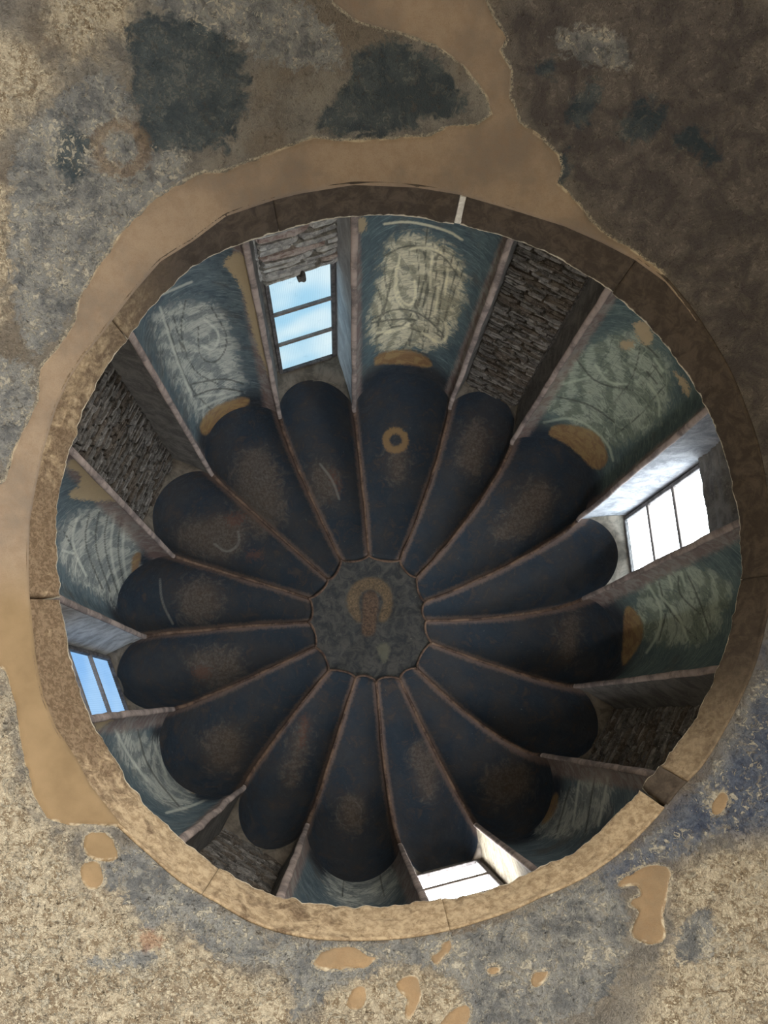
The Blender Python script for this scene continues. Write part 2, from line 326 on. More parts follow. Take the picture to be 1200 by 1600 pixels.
def mat_pane(name, c_top, c_low, strength, axis_t):
    """ribbed daylit glass: the ribs run up the pane"""
    s = M(name); n1 = s.noise(1.8, 1, .4, off=2.0); n2 = s.noise(12, 4, .6)
    w = s.n('ShaderNodeTexWave', wave_type='BANDS', bands_direction='X', wave_profile='SIN'); dt = s.n('ShaderNodeVectorMath', operation='DOT_PRODUCT')
    s.put(dt.inputs[0], s.pos); dt.inputs[1].default_value = axis_t; cv = s.n('ShaderNodeCombineXYZ'); s.put(cv.inputs[0], dt.outputs['Value']); s.put(w.inputs['Vector'], cv.outputs[0])
    w.inputs['Scale'].default_value = 16; w.inputs['Distortion'].default_value = 0
    b = s.mix(s.ramp(n1, .30, .72), c_low, c_top)
    b = s.mix(s.math('MULTIPLY', w.outputs['Fac'], .20), b, tuple(x * .55 for x in c_low)); b = s.mix(s.ramp(n2, .62, .75, 0, .3), b, tuple(x * .6 for x in c_low))
    e = s.n('ShaderNodeEmission'); s.put(e.inputs[0], b); e.inputs[1].default_value = strength
    g = s.n('ShaderNodeBsdfGlossy'); g.inputs['Roughness'].default_value = .25; g.inputs[0].default_value = (.3, .3, .3, 1)
    mx = s.n('ShaderNodeMixShader'); mx.inputs[0].default_value = .06; s.t.links.new(e.outputs[0], mx.inputs[1]); s.t.links.new(g.outputs[0], mx.inputs[2])
    o = s.n('ShaderNodeOutputMaterial'); s.t.links.new(mx.outputs[0], o.inputs[0]); return s.m

MP = mat_old_plaster(); MM = mat_mortar(); MC = mat_cornice(); MD = mat_dome(); MH = mat_hub()
M_RIB = mat_simple('pinkish_painted_rib', (.15, .125, .12), (.38, .31, .28), 3.2, .3, .85, 45, (.40, .36, .33))
M_RIBD = mat_simple('dusky_dome_rib', (.06, .04, .034), (.19, .125, .09), 5, .5, .85, 45, (.22, .19, .15))
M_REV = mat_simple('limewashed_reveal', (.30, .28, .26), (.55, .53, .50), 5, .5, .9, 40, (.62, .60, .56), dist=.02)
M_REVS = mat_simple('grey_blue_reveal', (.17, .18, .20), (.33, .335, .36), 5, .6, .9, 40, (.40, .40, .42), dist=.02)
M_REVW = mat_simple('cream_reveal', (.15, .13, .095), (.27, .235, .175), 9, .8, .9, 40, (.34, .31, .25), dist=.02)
M_REVB = mat_simple('lit_blue_reveal', (.44, .45, .48), (.66, .68, .70), 4, .5, .9, 40, (.72, .72, .72), dist=.02)  # window light on the jamb put into a paler, bluer colour
M_REVD = mat_simple('shade_dark_reveal', (.11, .105, .10), (.20, .19, .175), 5, .6, .9, 40, (.28, .27, .25), dist=.02)  # deep shadow of the jambs put into the colour
M_STONE = [mat_simple('rubble_stone_%s' % n, a, b, 13, .9, .92, 60, fl, dist=.02) for n, a, b, fl in (
    ('grey', (.06, .056, .052), (.17, .16, .15), (.48, .46, .43)), ('brown', (.065, .054, .046), (.15, .13, .11), (.42, .38, .34)), ('pale', (.10, .095, .09), (.27, .255, .24), (.62, .59, .55)))]
M_BED = mat_simple('rubble_bedding_mortar', (.045, .04, .037), (.12, .11, .10), 16, 1.0, .95, 60, (.33, .31, .28), dist=.03)
M_SILL = [mat_simple('pale_layered_masonry_%s' % n, a, b, 12, .9, .92, 60, fl, dist=.02) for n, a, b, fl in (
    ('grey', (.26, .26, .26), (.60, .60, .58), (.85, .84, .82)), ('rose', (.30, .22, .20), (.55, .49, .46), (.80, .77, .74)), ('ash', (.34, .34, .33), (.66, .66, .64), (.88, .87, .85)))]
M_FRAME = mat_simple('weathered_window_frame', (.055, .05, .05), (.14, .13, .13), 10, .4, .7, 40, (.24, .23, .23))
M_BAR = mat_simple('grey_glazing_bar', (.17, .15, .14), (.27, .24, .23), 10, .3, .7, 40)
M_FLOOR = mat_simple('stone_floor', (.30, .27, .22), (.45, .41, .34), 3, .4, .8)

# ------------------------------------------------------------------ cornice contours read from the photograph and set on the building
INNER = [(240,480),(300,420),(340,398),(387,380),(433,365),(483,350),(533,341),(600,337),(650,341),(700,350),(760,363),(800,375),(850,394),(900,422),(947,450),(982,480),(1025,522),(1060,567),(1090,612),(1115,662),(1132,712),(1147,775),(1152,800),(1157,850),(1159,895),(1150,935),(1140,987),(1122,1040),(1100,1092),(1070,1145),(1030,1197),(1000,1230),(960,1273),(900,1327),(833,1358),(780,1383),(720,1400),(667,1409),(600,1416),(540,1417),(490,1411),(443,1402),(400,1389),(343,1355),(282,1308),(235,1264),(197,1213),(175,1175),(150,1137),(140,1112),(120,1062),(107,1000),(96,932),(93,900),(90,875),(89,825),(94,775),(107,715),(120,680),(137,630),(160,587),(180,557),(200,532)]
OUTER = [(300,377),(353,337),(427,312),(467,302),(553,288),(650,292),(717,303),(800,327),(883,353),(940,378),(992,405),(1040,440),(1075,482),(1107,530),(1137,582),(1160,637),(1180,695),(1194,775),(1201,850),(1199,932),(1190,980),(1175,1037),(1150,1095),(1125,1142),(1092,1195),(1057,1230),(1033,1260),(967,1327),(910,1367),(843,1397),(800,1417),(750,1434),(669,1455),(600,1463),(540,1464),(493,1462),(433,1450),(390,1434),(343,1406),(282,1371),(235,1330),(187,1286),(140,1226),(120,1187),(87,1137),(67,1087),(55,1025),(49,962),(45,925),(44,875),(46,812),(55,762),(65,712),(77,670),(87,637),(107,592),(130,557),(160,520),(205,460),(250,408)]
def contour(r, a):
    o = np.argsort(a); r, a = np.asarray(r)[o], np.asarray(a)[o]
    A = np.concatenate([a - 2 * PI, a, a + 2 * PI]); R = np.tile(r, 3)
    return lambda x: np.interp((np.asarray(x) + PI) % (2 * PI) - PI, A, R)
ip = np.array(INNER, float); ri = contour(*polar(ip[:, 0], ip[:, 1], H))
op = np.array(OUTER, float); Q = on_sphere(op[:, 0], op[:, 1]); ro = contour(np.hypot(Q[:, 0] - CX, Q[:, 1] - CY), np.arctan2(Q[:, 1] - CY, Q[:, 0] - CX))
def sph_z(r): return ZC + np.sqrt(np.maximum(RS * RS - r * r, 0))

# ------------------------------------------------------------------ the pendentive wall
CREAMS = [[(-80,1330),(0,1240),(60,1300),(120,1300),(120,1390),(200,1410),(215,1450),(270,1440),(330,1500),(380,1515),(425,1505),(465,1540),(450,1700),(-80,1700)],
          [(540,1525),(640,1500),(720,1540),(735,1570),(720,1700),(450,1700),(470,1590)], [(1060,1335),(1110,1330),(1300,1320),(1300,1700),(1000,1700),(1040,1500),(1060,1440)],
          [(-50,60),(60,80),(75,140),(60,170),(-50,200)], [(-60,280),(18,300),(28,400),(14,470),(-60,520)], [(60,-20),(190,-20),(190,60),(130,80),(70,60)], [(-60,1050),(0,1050),(30,1180),(60,1280),(0,1350),(-60,1360)]]
BROWN_SHADE = [[(780,-60),(1300,-60),(1300,1050),(1205,900),(1190,760),(1150,620),(1080,480),(980,400),(930,340),(860,230),(800,150)]]  # upper-right zone in shadow, the shadow put into the plaster colour
SLATES = [[(1150,900),(1000,1200),(700,1400),(500,1400),(250,1270),(185,1290),(250,1350),(340,1420),(430,1465),(540,1478),(700,1462),(800,1440),(950,1360),(1060,1270),(1130,1180),(1190,1050),(1300,900),(1300,1300),(1150,1290),(1100,1320),(1060,1345),(950,1360),(990,1440),(960,1560),(850,1610),(700,1600),(740,1570),(720,1540),(640,1500),(560,1530),(520,1540),(470,1590),(455,1590),(465,1535),(420,1500),(380,1510),(330,1490),(270,1440),(215,1450),(205,1400),(160,1390),(165,1345),(190,1330)],
          [(130,1500),(200,1490),(250,1480),(245,1510),(200,1515),(140,1512)], [(20,210),(130,120),(190,110),(220,230),(300,240),(280,290),(170,400),(80,540),(40,560),(10,400)], [(230,-30),(430,-30),(540,60),(530,110),(420,100),(380,60),(260,40)],
          [(1090,1420),(1120,1430),(1110,1500),(1050,1510),(1060,1450)], [(850,50),(960,40),(1000,110),(900,100)], [(-30,560),(50,560),(60,640),(20,720),(-30,730)]]
BLUES = [[(205,20),(300,30),(370,60),(385,110),(380,200),(330,240),(280,235),(215,235),(208,150),(200,70)], [(490,195),(520,150),(545,120),(550,80),(600,65),(650,70),(690,95),(715,130),(735,160),(700,185),(660,185),(640,205),(560,215),(500,210)],
         [(965,215),(1000,150),(1045,165),(1035,205),(990,218)], [(885,180),(890,150),(925,120),(940,140),(925,190),(900,200)], [(835,110),(865,85),(867,108),(845,120)], [(1045,225),(1075,190),(1120,225),(1125,250),(1105,262),(1085,235)],
         [(870,240),(890,240),(885,290),(868,275)], [(80,240),(110,180),(140,210),(140,270),(110,285),(78,260)]]
ULTRA = [[(1300,900),(1210,960),(1190,1060),(1150,1160),(1080,1250),(1000,1320),(930,1370),(1000,1380),(1120,1300),(1180,1300),(1300,1250)]]
PINK = [[(212,1455),(250,1460),(255,1480),(220,1490)], [(150,1200),(160,1200),(160,1210),(150,1210)]]
BAND_A = [(-90,775),(-20,762),(8,750),(20,705),(45,650),(58,625),(62,575),(88,545),(118,500),(122,468),(150,420),(170,392),(190,360),(240,310),(285,283),(310,270),(345,268),(400,248),(440,232),(490,214),(560,220),(620,215),(668,212),(700,198),(745,195),(768,178),(760,150),(722,100),(690,78),(640,55),(560,35),(520,5),(480,-120),(500,-260),(560,-420),(700,-420),(790,-300),(770,-120),(760,0),(775,30),(795,60),(782,78),(800,110),(798,150),(812,190),(845,215),(872,240),(880,262),(870,285),(905,318),(925,345),(945,365),(985,388),(1030,420),(1090,500),(1000,700),(300,1000),(240,1320),(180,1291),(112,1290),(72,1280),(50,1243),(36,1190),(22,1110),(8,1050),(-20,1020),(-90,1000)]
PATCHES = [[(130,1305),(155,1297),(175,1308),(186,1330),(184,1343),(152,1347),(127,1332)], [(122,1350),(148,1345),(158,1352),(166,1372),(158,1391),(138,1392),(126,1376)],
           [(483,1510),(500,1487),(530,1479),(562,1480),(575,1492),(592,1497),(570,1515),(515,1518)], [(690,1470),(706,1466),(709,1488),(692,1496),(682,1513),(671,1494),(686,1489)], [(617,1530),(655,1522),(661,1560),(641,1596),(631,1590),(640,1558),(617,1548)],
           [(548,1544),(572,1541),(574,1563),(562,1582),(535,1575)], [(756,1512),(778,1505),(786,1520),(765,1528)], [(1000,1352),(1050,1350),(1047,1390),(1033,1430),(1041,1460),(1034,1476),(1000,1473),(984,1461),(992,1438),(1001,1424),(980,1416),(985,1405),(1000,1400),(999,1380),(966,1388),(966,1376)],
           [(1108,1275),(1118,1242),(1135,1234),(1142,1254),(1127,1276)], [(828,1531),(835,1518),(862,1515),(852,1535),(835,1544)], [(680,1640),(690,1588),(720,1570),(738,1572),(733,1600),(720,1640)], [(985,1205),(985,1205),(985,1205)]][:-1]
cornice_px = [tuple(p) for p in OUTER]
wall = empty('wall_pendentive', (AX.x, AX.y, 0), label='curved wall of flaking fresco and bare plaster ringing the cornice of the dome', cat='wall', kind='structure')
NP, NR = 960, 190
ph = np.linspace(-PI, PI, NP, endpoint=False); r0 = ro(ph) + .004; th0 = np.arcsin(np.clip(r0 / RS, 0, 1))
s_ = np.linspace(0, 1, NR)[:, None]; TH = th0[None, :] + (PI / 2 - th0[None, :]) * s_
G = np.stack([(CX + RS * np.sin(TH) * np.cos(ph)) * S, (CY + RS * np.sin(TH) * np.sin(ph)) * S, (ZC + RS * np.cos(TH)) * S + CAMZ], -1)
x, y = project(G); behind = (G[..., 0] * BX[2] + G[..., 1] * BY[2] + (G[..., 2] - CAMZ) * BZ[2]) > -.2
x = np.where(behind, 5000, x)
band = np.maximum(sdf(BAND_A, x, y), -sdf(cornice_px, x, y) - 12)
patch = np.minimum(band, sdfs(PATCHES, x, y))
nrm = (np.array([AX.x, AX.y, ZC * S + CAMZ]) - G); nrm /= np.linalg.norm(nrm, axis=-1, keepdims=True)
d = fbm(G * 1.6, 3, 5) * .012 + fbm(G * 9, 4, 9) * .0055
d = d * np.clip(patch / 6, 0, 1) + .007 * np.clip((patch + 2) / 6, 0, 1)     # the old coat stands proud of the repairs
G = G + nrm * (d * np.clip(s_ * 14, 0, 1))[..., None]
far = np.full(x.shape, 900.0)
halo = np.minimum(ring_sdf(188, 232, 36, 11, x, y), 900)
att = dict(cream=sdfs(CREAMS, x, y), brown=sdfs(BROWN_SHADE, x, y), slate=sdfs(SLATES, x, y), blue=sdfs(BLUES, x, y), ultra=sdfs(ULTRA, x, y), pink=sdfs(PINK, x, y), ochre=halo, patch=patch)
grid_obj('plaster_surface', G, MP, wall, wrap=True, attrs=att)

def patch_mesh(dist, bbox, name, mat, parent, step, lift, cd=None):
    cd = cd or dist
    xs = np.arange(bbox[0], bbox[2] + step, step); ys = np.arange(bbox[1], bbox[3] + step, step); X, Y = np.meshgrid(xs, ys)
    def D(a, b):
        w_ = np.clip(sdf(cornice_px, a, b) / 14, 0, 1)
        return dist(a, b) + fbm(np.stack([a, b], -1) / 22.0, 4, 3) * 3.2 * w_
    dd = D(X, Y); ins = dd < 0
    cell = ins[:-1, :-1] | ins[1:, :-1] | ins[:-1, 1:] | ins[1:, 1:]
    e = 1.0; gx = (D(X + e, Y) - dd) / e; gy = (D(X, Y + e) - dd) / e; g2 = gx * gx + gy * gy + .05
    out = ~ins; mv = np.clip(dd, 0, step * 1.6) / g2
    X2 = np.where(out, X - gx * mv, X); Y2 = np.where(out, Y - gy * mv, Y)
    hgt = lift * np.clip(-dd / (step * 1.5), 0, 1) - .004 / S * out
    P = on_sphere(X2, Y2) ; n = np.array([CX, CY, ZC]) - P; n /= np.linalg.norm(n, axis=-1, keepdims=True)
    P = P + n * (hgt + fbm(P * 5, 3, 2) * .0012 * ins)[..., None]; P = P * S; P[..., 2] += CAMZ
    idx = -np.ones(X.shape, int); use = np.zeros(X.shape, bool)
    ci, cj = np.nonzero(cell)
    for a, b in ((0, 0), (1, 0), (0, 1), (1, 1)): use[ci + a, cj + b] = True
    idx[use] = np.arange(use.sum())
    Fc = np.stack([idx[ci, cj], idx[ci, cj + 1], idx[ci + 1, cj + 1], idx[ci + 1, cj]], -1)
    return mesh_obj(name, P[use], Fc, mat, parent, attrs=dict(patch=np.where(out, np.minimum(0, cd(X, Y)), np.maximum(dd, cd(X, Y)) if cd is dist else cd(X, Y))[use], warm=sdf([(-200,900),(80,900),(200,1200),(260,1400),(-200,1400)], X, Y)[use]))
b = patch_mesh(lambda a, c: np.maximum(sdf(BAND_A, a, c), -sdf(cornice_px, a, c) - 1), (-90, -430, 1120, 1330), 'mortar_patch', MM, wall, 4.0, .006, lambda a, c: sdf(BAND_A, a, c))
b['label'] = 'broad tan band of smooth repair mortar along the cornice'
M2 = mat_mortar('ochre_repair_mortar', (.30, .215, .13))
for p in PATCHES:
    a = np.array(p); patch_mesh(lambda u, v, p=round_off(p, 2): sdf(p, u, v), (a[:, 0].min() - 6, a[:, 1].min() - 6, a[:, 0].max() + 6, a[:, 1].max() + 6), 'mortar_patch', M2, wall, 2.5, .005)

# ------------------------------------------------------------------ cornice: separate stones with open joints
trim = empty('trim_1', (AX.x, AX.y, H * S + CAMZ), label='round projecting stone cornice at the foot of the dome, sooty with painted shade above and cream below', cat='cornice', kind='structure')
def phi_px(px, py): return float(polar(np.array(float(px)), np.array(float(py)), H)[1])
joints = [(715, 345, .010), (955, 460, .0008), (1150, 905, .001), (1030, 1197, .0015), (1000, 1232, .006), (690, 1405, .0007), (343, 1355, .0009), (96, 935, .005), (200, 532, .002), (437, 365, .0008)]
jp = sorted((phi_px(a, b_), w) for a, b_, w in joints)
for i, (a0, w0) in enumerate(jp):
    a1, w1 = jp[(i + 1) % len(jp)]
    if a1 <= a0: a1 += 2 * PI
    n = max(6, int((a1 - a0) / .009)); A = np.linspace(a0 + w0, a1 - w1, n)
    jit = fbm(np.stack([A * 40, A * 0], -1), 4, 21) * .0035; rin = ri(A) + jit + (rng.uniform(-.002, .002))
    rout = ro(A); zb = sph_z(rout) - .004
    # profile: ledge back, ledge, ragged lip, face, lower roll, tucked back under
    prof = []
    for t in np.linspace(0, 1, 15):
        prof.append((rin + (rout - rin) * (t ** 1.15) + .006 * math.sin(PI * t) * 0, H - .004 - (H - .012 - zb) * t))
    rows = [(rin * 0 + 1.22, H + .004 + 0 * A), (rin + .035, H + .004 + 0 * A), (rin + .006, H + .006 + jit * .8)] + prof + [(rout + .001, zb - .004), (rout + .006, zb - .005), (rout + .02, zb + .03), (rout * 0 + 1.22, zb + .02 + 0 * A)]
    GG = np.stack([np.stack([(CX + r_ * np.cos(A)) * S, (CY + r_ * np.sin(A)) * S, z_ * S + CAMZ], -1) for r_, z_ in rows])
    nr = GG.shape[0]
    rel = fbm(GG * 7, 4, 31) * .007
    cen = np.array([AX.x, AX.y, 0]); nn = cen - GG; nn[..., 2] = 0; nn /= np.linalg.norm(nn, axis=-1, keepdims=True)
    wgt = np.zeros(nr); wgt[4:17] = 1; GG = GG + nn * (rel * wgt[:, None])[..., None]
    px, py = project(GG)
    lip = np.zeros((nr, n)); lip[1:3] = 1; lip[3] = .75; lip[4] = .25
    ang = np.arctan2(GG[..., 1] - AX.y, GG[..., 0] - AX.x)
    def bump_at(pxl, w): d_ = np.abs((ang - phi_px(*pxl) + PI) % (2 * PI) - PI); return np.exp(-(d_ / w) ** 2)
    stain = np.clip(bump_at((92, 860), .38) + .9 * bump_at((125, 1090), .25) + .35 * bump_at((450, 1400), .15) + .5 * bump_at((250, 470), .4), 0, 1)
    soot_shade = np.clip(bump_at((560, 338), .75) + bump_at((1000, 500), .75) + bump_at((1150, 930), .55) + .4 * bump_at((300, 420), .3), 0, 1) * (.96)  # head and right side darker: soot plus shade put into the colour
    if phi_px(1030, 1197) - .01 < a0 < phi_px(1030, 1197) + .01: soot_shade = soot_shade * 0 + .95
    k_ = np.clip(((ang - phi_px(1000, 1232) + PI) % (2 * PI) - PI) / .03, 0, 1); side = (ang > phi_px(1000, 1232)) & (ang < phi_px(400, 1389)); soot_shade = np.where(side, 0, soot_shade)
    f = grid_faces(nr, n); f.append(tuple(i * n for i in range(nr))); f.append(tuple(i * n + n - 1 for i in range(nr))[::-1])
    o = mesh_obj('cornice_stone', GG.reshape(-1, 3), f, MC, trim, attrs=dict(lip=lip, stain=stain, soot_shade=soot_shade))
# pale mortar plug showing in the open joint at the head of the ring
aj = phi_px(715, 345); rj = float(ri(aj)); rk = float(ro(aj)); zk = float(sph_z(rk))
er = np.array([math.cos(aj), math.sin(aj), 0]); et = np.array([-math.sin(aj), math.cos(aj), 0]); up = np.array([0, 0, 1.0])
c0 = np.array([AX.x, AX.y, 0]) + er * (rj + .012) * S + up * (H * S - .01 + CAMZ); c1 = np.array([AX.x, AX.y, 0]) + er * (rk + .012) * S + up * (zk * S + CAMZ + .02)
pl = mesh_obj('joint_mortar', *box((c0 + c1) / 2, et * .026, (c1 - c0) / 2, np.cross(et, (c1 - c0) / np.linalg.norm(c1 - c0)) * .03, .008), mat_simple('white_joint_mortar', (.55, .54, .50), (.78, .77, .73), 20, .5), trim, smooth=False)
pl['label'] = 'white mortar filling the open joint'

# ------------------------------------------------------------------ drum and dome
HOOK = .03
NICHE = {0: dict(robe=[[(592,440),(600,385),(640,362),(690,375),(722,405),(730,440),(718,490),(692,545),(660,545),(610,548),(580,540),(575,500)]], gold=[[(582,572),(590,550),(640,545),(672,560),(677,576),(640,570),(600,568)]],
            line=[[(668,350),(664,400),(668,450),(660,480)],[(650,378),(656,430),(650,480),(655,500)],[(676,380),(684,430),(672,490),(668,520)],[(694,390),(694,440),(682,500),(676,520)],[(715,410),(706,450),(694,500)],[(600,490),(615,520),(640,500),(650,470)],[(640,500),(645,520),(630,545)],[(690,500),(700,515),(695,530),(680,520)],[(580,505),(620,498),(650,500)],[(585,560),(630,552),(672,562)],[(595,555),(640,545),(668,555)],[(590,450),(600,480),(590,505)],[(604,400),(600,430),(606,460),(600,490)],[(660,385),(668,420),(655,470),(640,540)],[(690,385),(672,430),(664,500),(660,545)],[(708,400),(690,450),(684,520)],[(600,400),(640,380),(690,395),(715,430)],[(580,500),(620,480),(660,490),(690,520)],[(585,530),(620,505),(660,520)],[(640,370),(640,400)],[(615,420),(605,470),(590,510)],[(725,420),(700,480),(690,530)]],
            light=[[(625,400),(618,430),(622,465),(640,480),(650,465),(648,440)],[(640,390),(660,385),(690,395)],[(685,450),(680,490)],[(660,520),(690,540),(700,520),(695,505)],[(600,520),(625,515),(640,505)],[(620,420),(615,460),(630,480)],[(675,400),(672,450)],[(600,350),(640,345),(700,360),(722,375)],[(590,520),(640,510)],[(700,420),(695,460)]], bare=[[(556,340),(575,340),(570,365),(556,360)]]),
         2: dict(robe=[[(830,640),(860,590),(900,550),(960,520),(1000,520),(1040,560),(1052,600),(1040,650),(1000,680),(960,700),(930,690),(880,650)]], gold=[[(855,680),(862,665),(885,662),(930,672),(948,700),(950,725),(930,738),(905,710),(880,690)]],
            bare=[[(985,505),(1008,500),(1022,520),(1018,540),(1003,540)],[(965,535),(985,530),(995,540),(975,550)],[(1048,575),(1080,600),(1075,625),(1060,595)]],
            line=[[(1000,545),(990,590),(960,630)],[(1030,570),(1005,600)],[(1040,600),(1000,650),(960,680)],[(900,560),(930,600),(990,610)],[(870,620),(920,630),(960,660)],[(1000,530),(1030,560)],[(1020,570),(1035,590)],[(1010,580),(1027,600)]],
            light=[[(930,570),(950,600),(980,600)],[(1022,560),(1036,580)],[(880,600),(920,590)],[(850,660),(900,650),(950,690),(958,720)],[(1012,600),(1030,620),(1030,650)]]),
         4: dict(robe=[[(1010,905),(1080,880),(1125,900),(1145,920),(1130,960),(1110,1000),(1060,1012),(1000,1000),(990,960)]], gold=[[(975,950),(985,945),(1005,970),(1005,1000),(985,1030),(970,1045),(974,1000)]],
            line=[[(1030,910),(1040,950),(1090,1000)],[(1060,900),(1060,930),(1095,960)],[(1100,955),(1140,945)],[(1040,960),(1030,1000)],[(1075,900),(1090,930),(1110,990)]],
            light=[[(1045,900),(1050,920)],[(1010,910),(1035,950),(1030,990),(1010,1020)],[(1065,895),(1070,915)],[(1030,930),(1060,960),(1075,1000)]], bare=[]),
         6: dict(robe=[[(900,1225),(940,1200),(960,1215),(950,1270),(900,1310),(830,1310),(845,1270)]], gold=[[(863,1245),(872,1235),(872,1262),(856,1285),(842,1290)]], line=[[(930,1210),(915,1300)],[(890,1230),(870,1300)]], light=[[(905,1220),(895,1290)],[(950,1215),(935,1290)]], bare=[]),
         8: dict(robe=[[(505,1350),(560,1340),(625,1350),(615,1415),(515,1415)]], gold=[], line=[[(540,1350),(535,1400)],[(590,1350),(600,1400)]], light=[[(520,1355),(560,1345),(600,1355)]], bare=[]),
         10: dict(robe=[[(170,1150),(200,1130),(240,1160),(265,1150),(290,1190),(310,1250),(280,1270),(220,1230)]], gold=[[(252,1150),(262,1160),(280,1200),(312,1245),(285,1230),(260,1190)]], line=[[(215,1140),(230,1200),(280,1260)]], light=[[(180,1140),(200,1180),(230,1220)],[(240,1160),(260,1210)],[(260,1270),(300,1260),(340,1240)]], bare=[[(145,1115),(190,1116),(165,1132),(150,1145)]]),
         12: dict(robe=[[(90,830),(120,795),(160,790),(200,805),(218,860),(220,920),(205,960),(150,930),(95,890)]], gold=[[(205,872),(214,862),(222,864),(216,890),(213,930),(206,905)]], bare=[[(100,730),(118,712),(150,740),(195,785),(170,782),(115,782),(105,770),(125,760),(128,740)]],
            line=[[(140,800),(130,850),(160,920)],[(170,800),(160,850),(185,930)],[(190,810),(182,860),(200,940)],[(100,830),(120,870)],[(155,800),(146,850),(172,925)]], light=[[(180,800),(170,860),(190,930)],[(120,810),(110,850),(135,900)],[(98,860),(115,865)],[(195,820),(190,870),(205,930)]]),
         14: dict(robe=[[(230,490),(290,465),(350,480),(372,560),(385,610),(345,650),(310,665),(285,620),(255,560)]], gold=[[(310,668),(322,645),(345,630),(385,618),(393,630),(360,648),(330,675),(318,682)]], bare=[[(345,410),(380,385),(408,480),(432,590),(425,600),(400,540),(385,480),(378,450),(360,425)]],
            line=[[(290,470),(280,520),(300,580),(340,600)],[(330,480),(360,530),(340,570),(310,560),(310,510)],[(260,500),(290,600),(330,640)],[(300,600),(350,590),(380,600)],[(300,620),(340,605),(380,612)],[(270,490),(285,550)]],
            light=[[(320,500),(345,520),(335,550),(315,540)],[(250,480),(275,560),(300,620)],[(310,620),(350,615)],[(230,470),(300,440)],[(310,640),(340,625),(375,615)]])}
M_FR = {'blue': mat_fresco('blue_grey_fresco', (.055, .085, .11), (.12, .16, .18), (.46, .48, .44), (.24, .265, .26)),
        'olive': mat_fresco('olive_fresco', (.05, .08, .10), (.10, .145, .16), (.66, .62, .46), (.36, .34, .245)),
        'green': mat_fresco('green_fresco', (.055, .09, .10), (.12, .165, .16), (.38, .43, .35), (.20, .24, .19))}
NMAT = {0: 'olive', 2: 'green', 4: 'green', 6: 'blue', 8: 'blue', 10: 'blue', 12: 'blue', 14: 'blue'}
NLAB = {0: 'curved niche painted with a pale olive draped figure at the head of the ring', 2: 'curved niche painted with a green robed figure holding an open book', 4: 'curved niche with faded grey figure below the white window on the right',
        6: 'dim curved niche between dark rubble and the brightest window', 8: 'dark blue niche at the foot of the ring', 10: 'blue grey niche below the small blue window on the left', 12: 'blue grey niche with swirling folds above the small blue window', 14: 'curved niche with a grey robed figure and tan mortar strip by the blue window'}
def polyline_d(lines, x, y):
    d = np.full(np.shape(x), 99.0)
    for L in lines:
        # smooth the stroke
        P = np.array(L, float)
        for _ in range(2):
            if len(P) > 2: P = np.concatenate([P[:1], np.repeat(P, 2, 0)[1:-1].reshape(-1, 2, 2).dot(1.0).reshape(-1, 2) if False else np.concatenate([np.stack([P[:-1] * .75 + P[1:] * .25, P[:-1] * .25 + P[1:] * .75], 1).reshape(-1, 2)]), P[-1:]])
        for a, b_ in zip(P[:-1], P[1:]):
            e = b_ - a; t = np.clip(((x - a[0]) * e[0] + (y - a[1]) * e[1]) / (e @ e + 1e-9), 0, 1)
            d = np.minimum(d, np.hypot(x - a[0] - e[0] * t, y - a[1] - e[1] * t))
    return d
Z0 = H - .02
def rib_rk(i, z):
    """radius and angle of rib i at height z in the drum"""
    i %= 16; t = (z - H) / (ZS - H); (rb, kb), (rs, ks) = RIB_B[i], RIB_S[i]
    return rb + (rs - rb) * t, kb + (ks - kb) * t
def ang_fix(k0, k1): return k1 + 16 if k1 < k0 - 8 else k1
def rib_dome(i, s):
    i %= 16; (rs, ks), (rh, kh) = RIB_S[i], RIB_H[i]; a = s * PI / 2
    return rh + (rs - rh) * np.cos(a), ks + (kh - ks) * s, ZS + (ZA - ZS) * np.sin(a)
D0 = .175
def bulge(t, e=.62): return np.sin(PI * np.clip(t, 0, 1)) ** e

drum = empty('wall_drum', (AX.x, AX.y, H * S + CAMZ), label='tall drum wall of painted niches and deep window bays above the cornice', cat='wall', kind='structure')
for k, spec in NICHE.items():
    nt, nz = 100, 330; tt = .5 - .5 * np.cos(PI * np.linspace(0, 1, nt)); zz = np.linspace(Z0, ZS, nz)
    T, Z = np.meshgrid(tt, zz); ra, ka = rib_rk(k, Z); rb, kb = rib_rk(k + 1, Z); kb = np.where(kb < ka, kb + 16, kb)
    R = ra + (rb - ra) * T + D0 * bulge(T); K = ka + (kb - ka) * T
    GG = P3(R, K, Z); GG = GG + (fbm(GG * 3, 3, 40 + k) * .006 * np.clip((ZS - Z) * 6, 0, 1))[..., None] * np.array([1, 1, 0])
    x, y = project(GG)
    bd = np.minimum(T, 1 - T) * np.hypot(*(np.array(project(P3(ra, ka, Z))) - np.array(project(P3(rb, kb, Z))))) - 14
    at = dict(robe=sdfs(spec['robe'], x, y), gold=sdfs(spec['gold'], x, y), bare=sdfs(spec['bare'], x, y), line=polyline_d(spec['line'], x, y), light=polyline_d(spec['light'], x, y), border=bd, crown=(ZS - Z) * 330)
    o = grid_obj('niche', GG, M_FR[NMAT[k]], drum, attrs=at); o['label'] = NLAB[k]

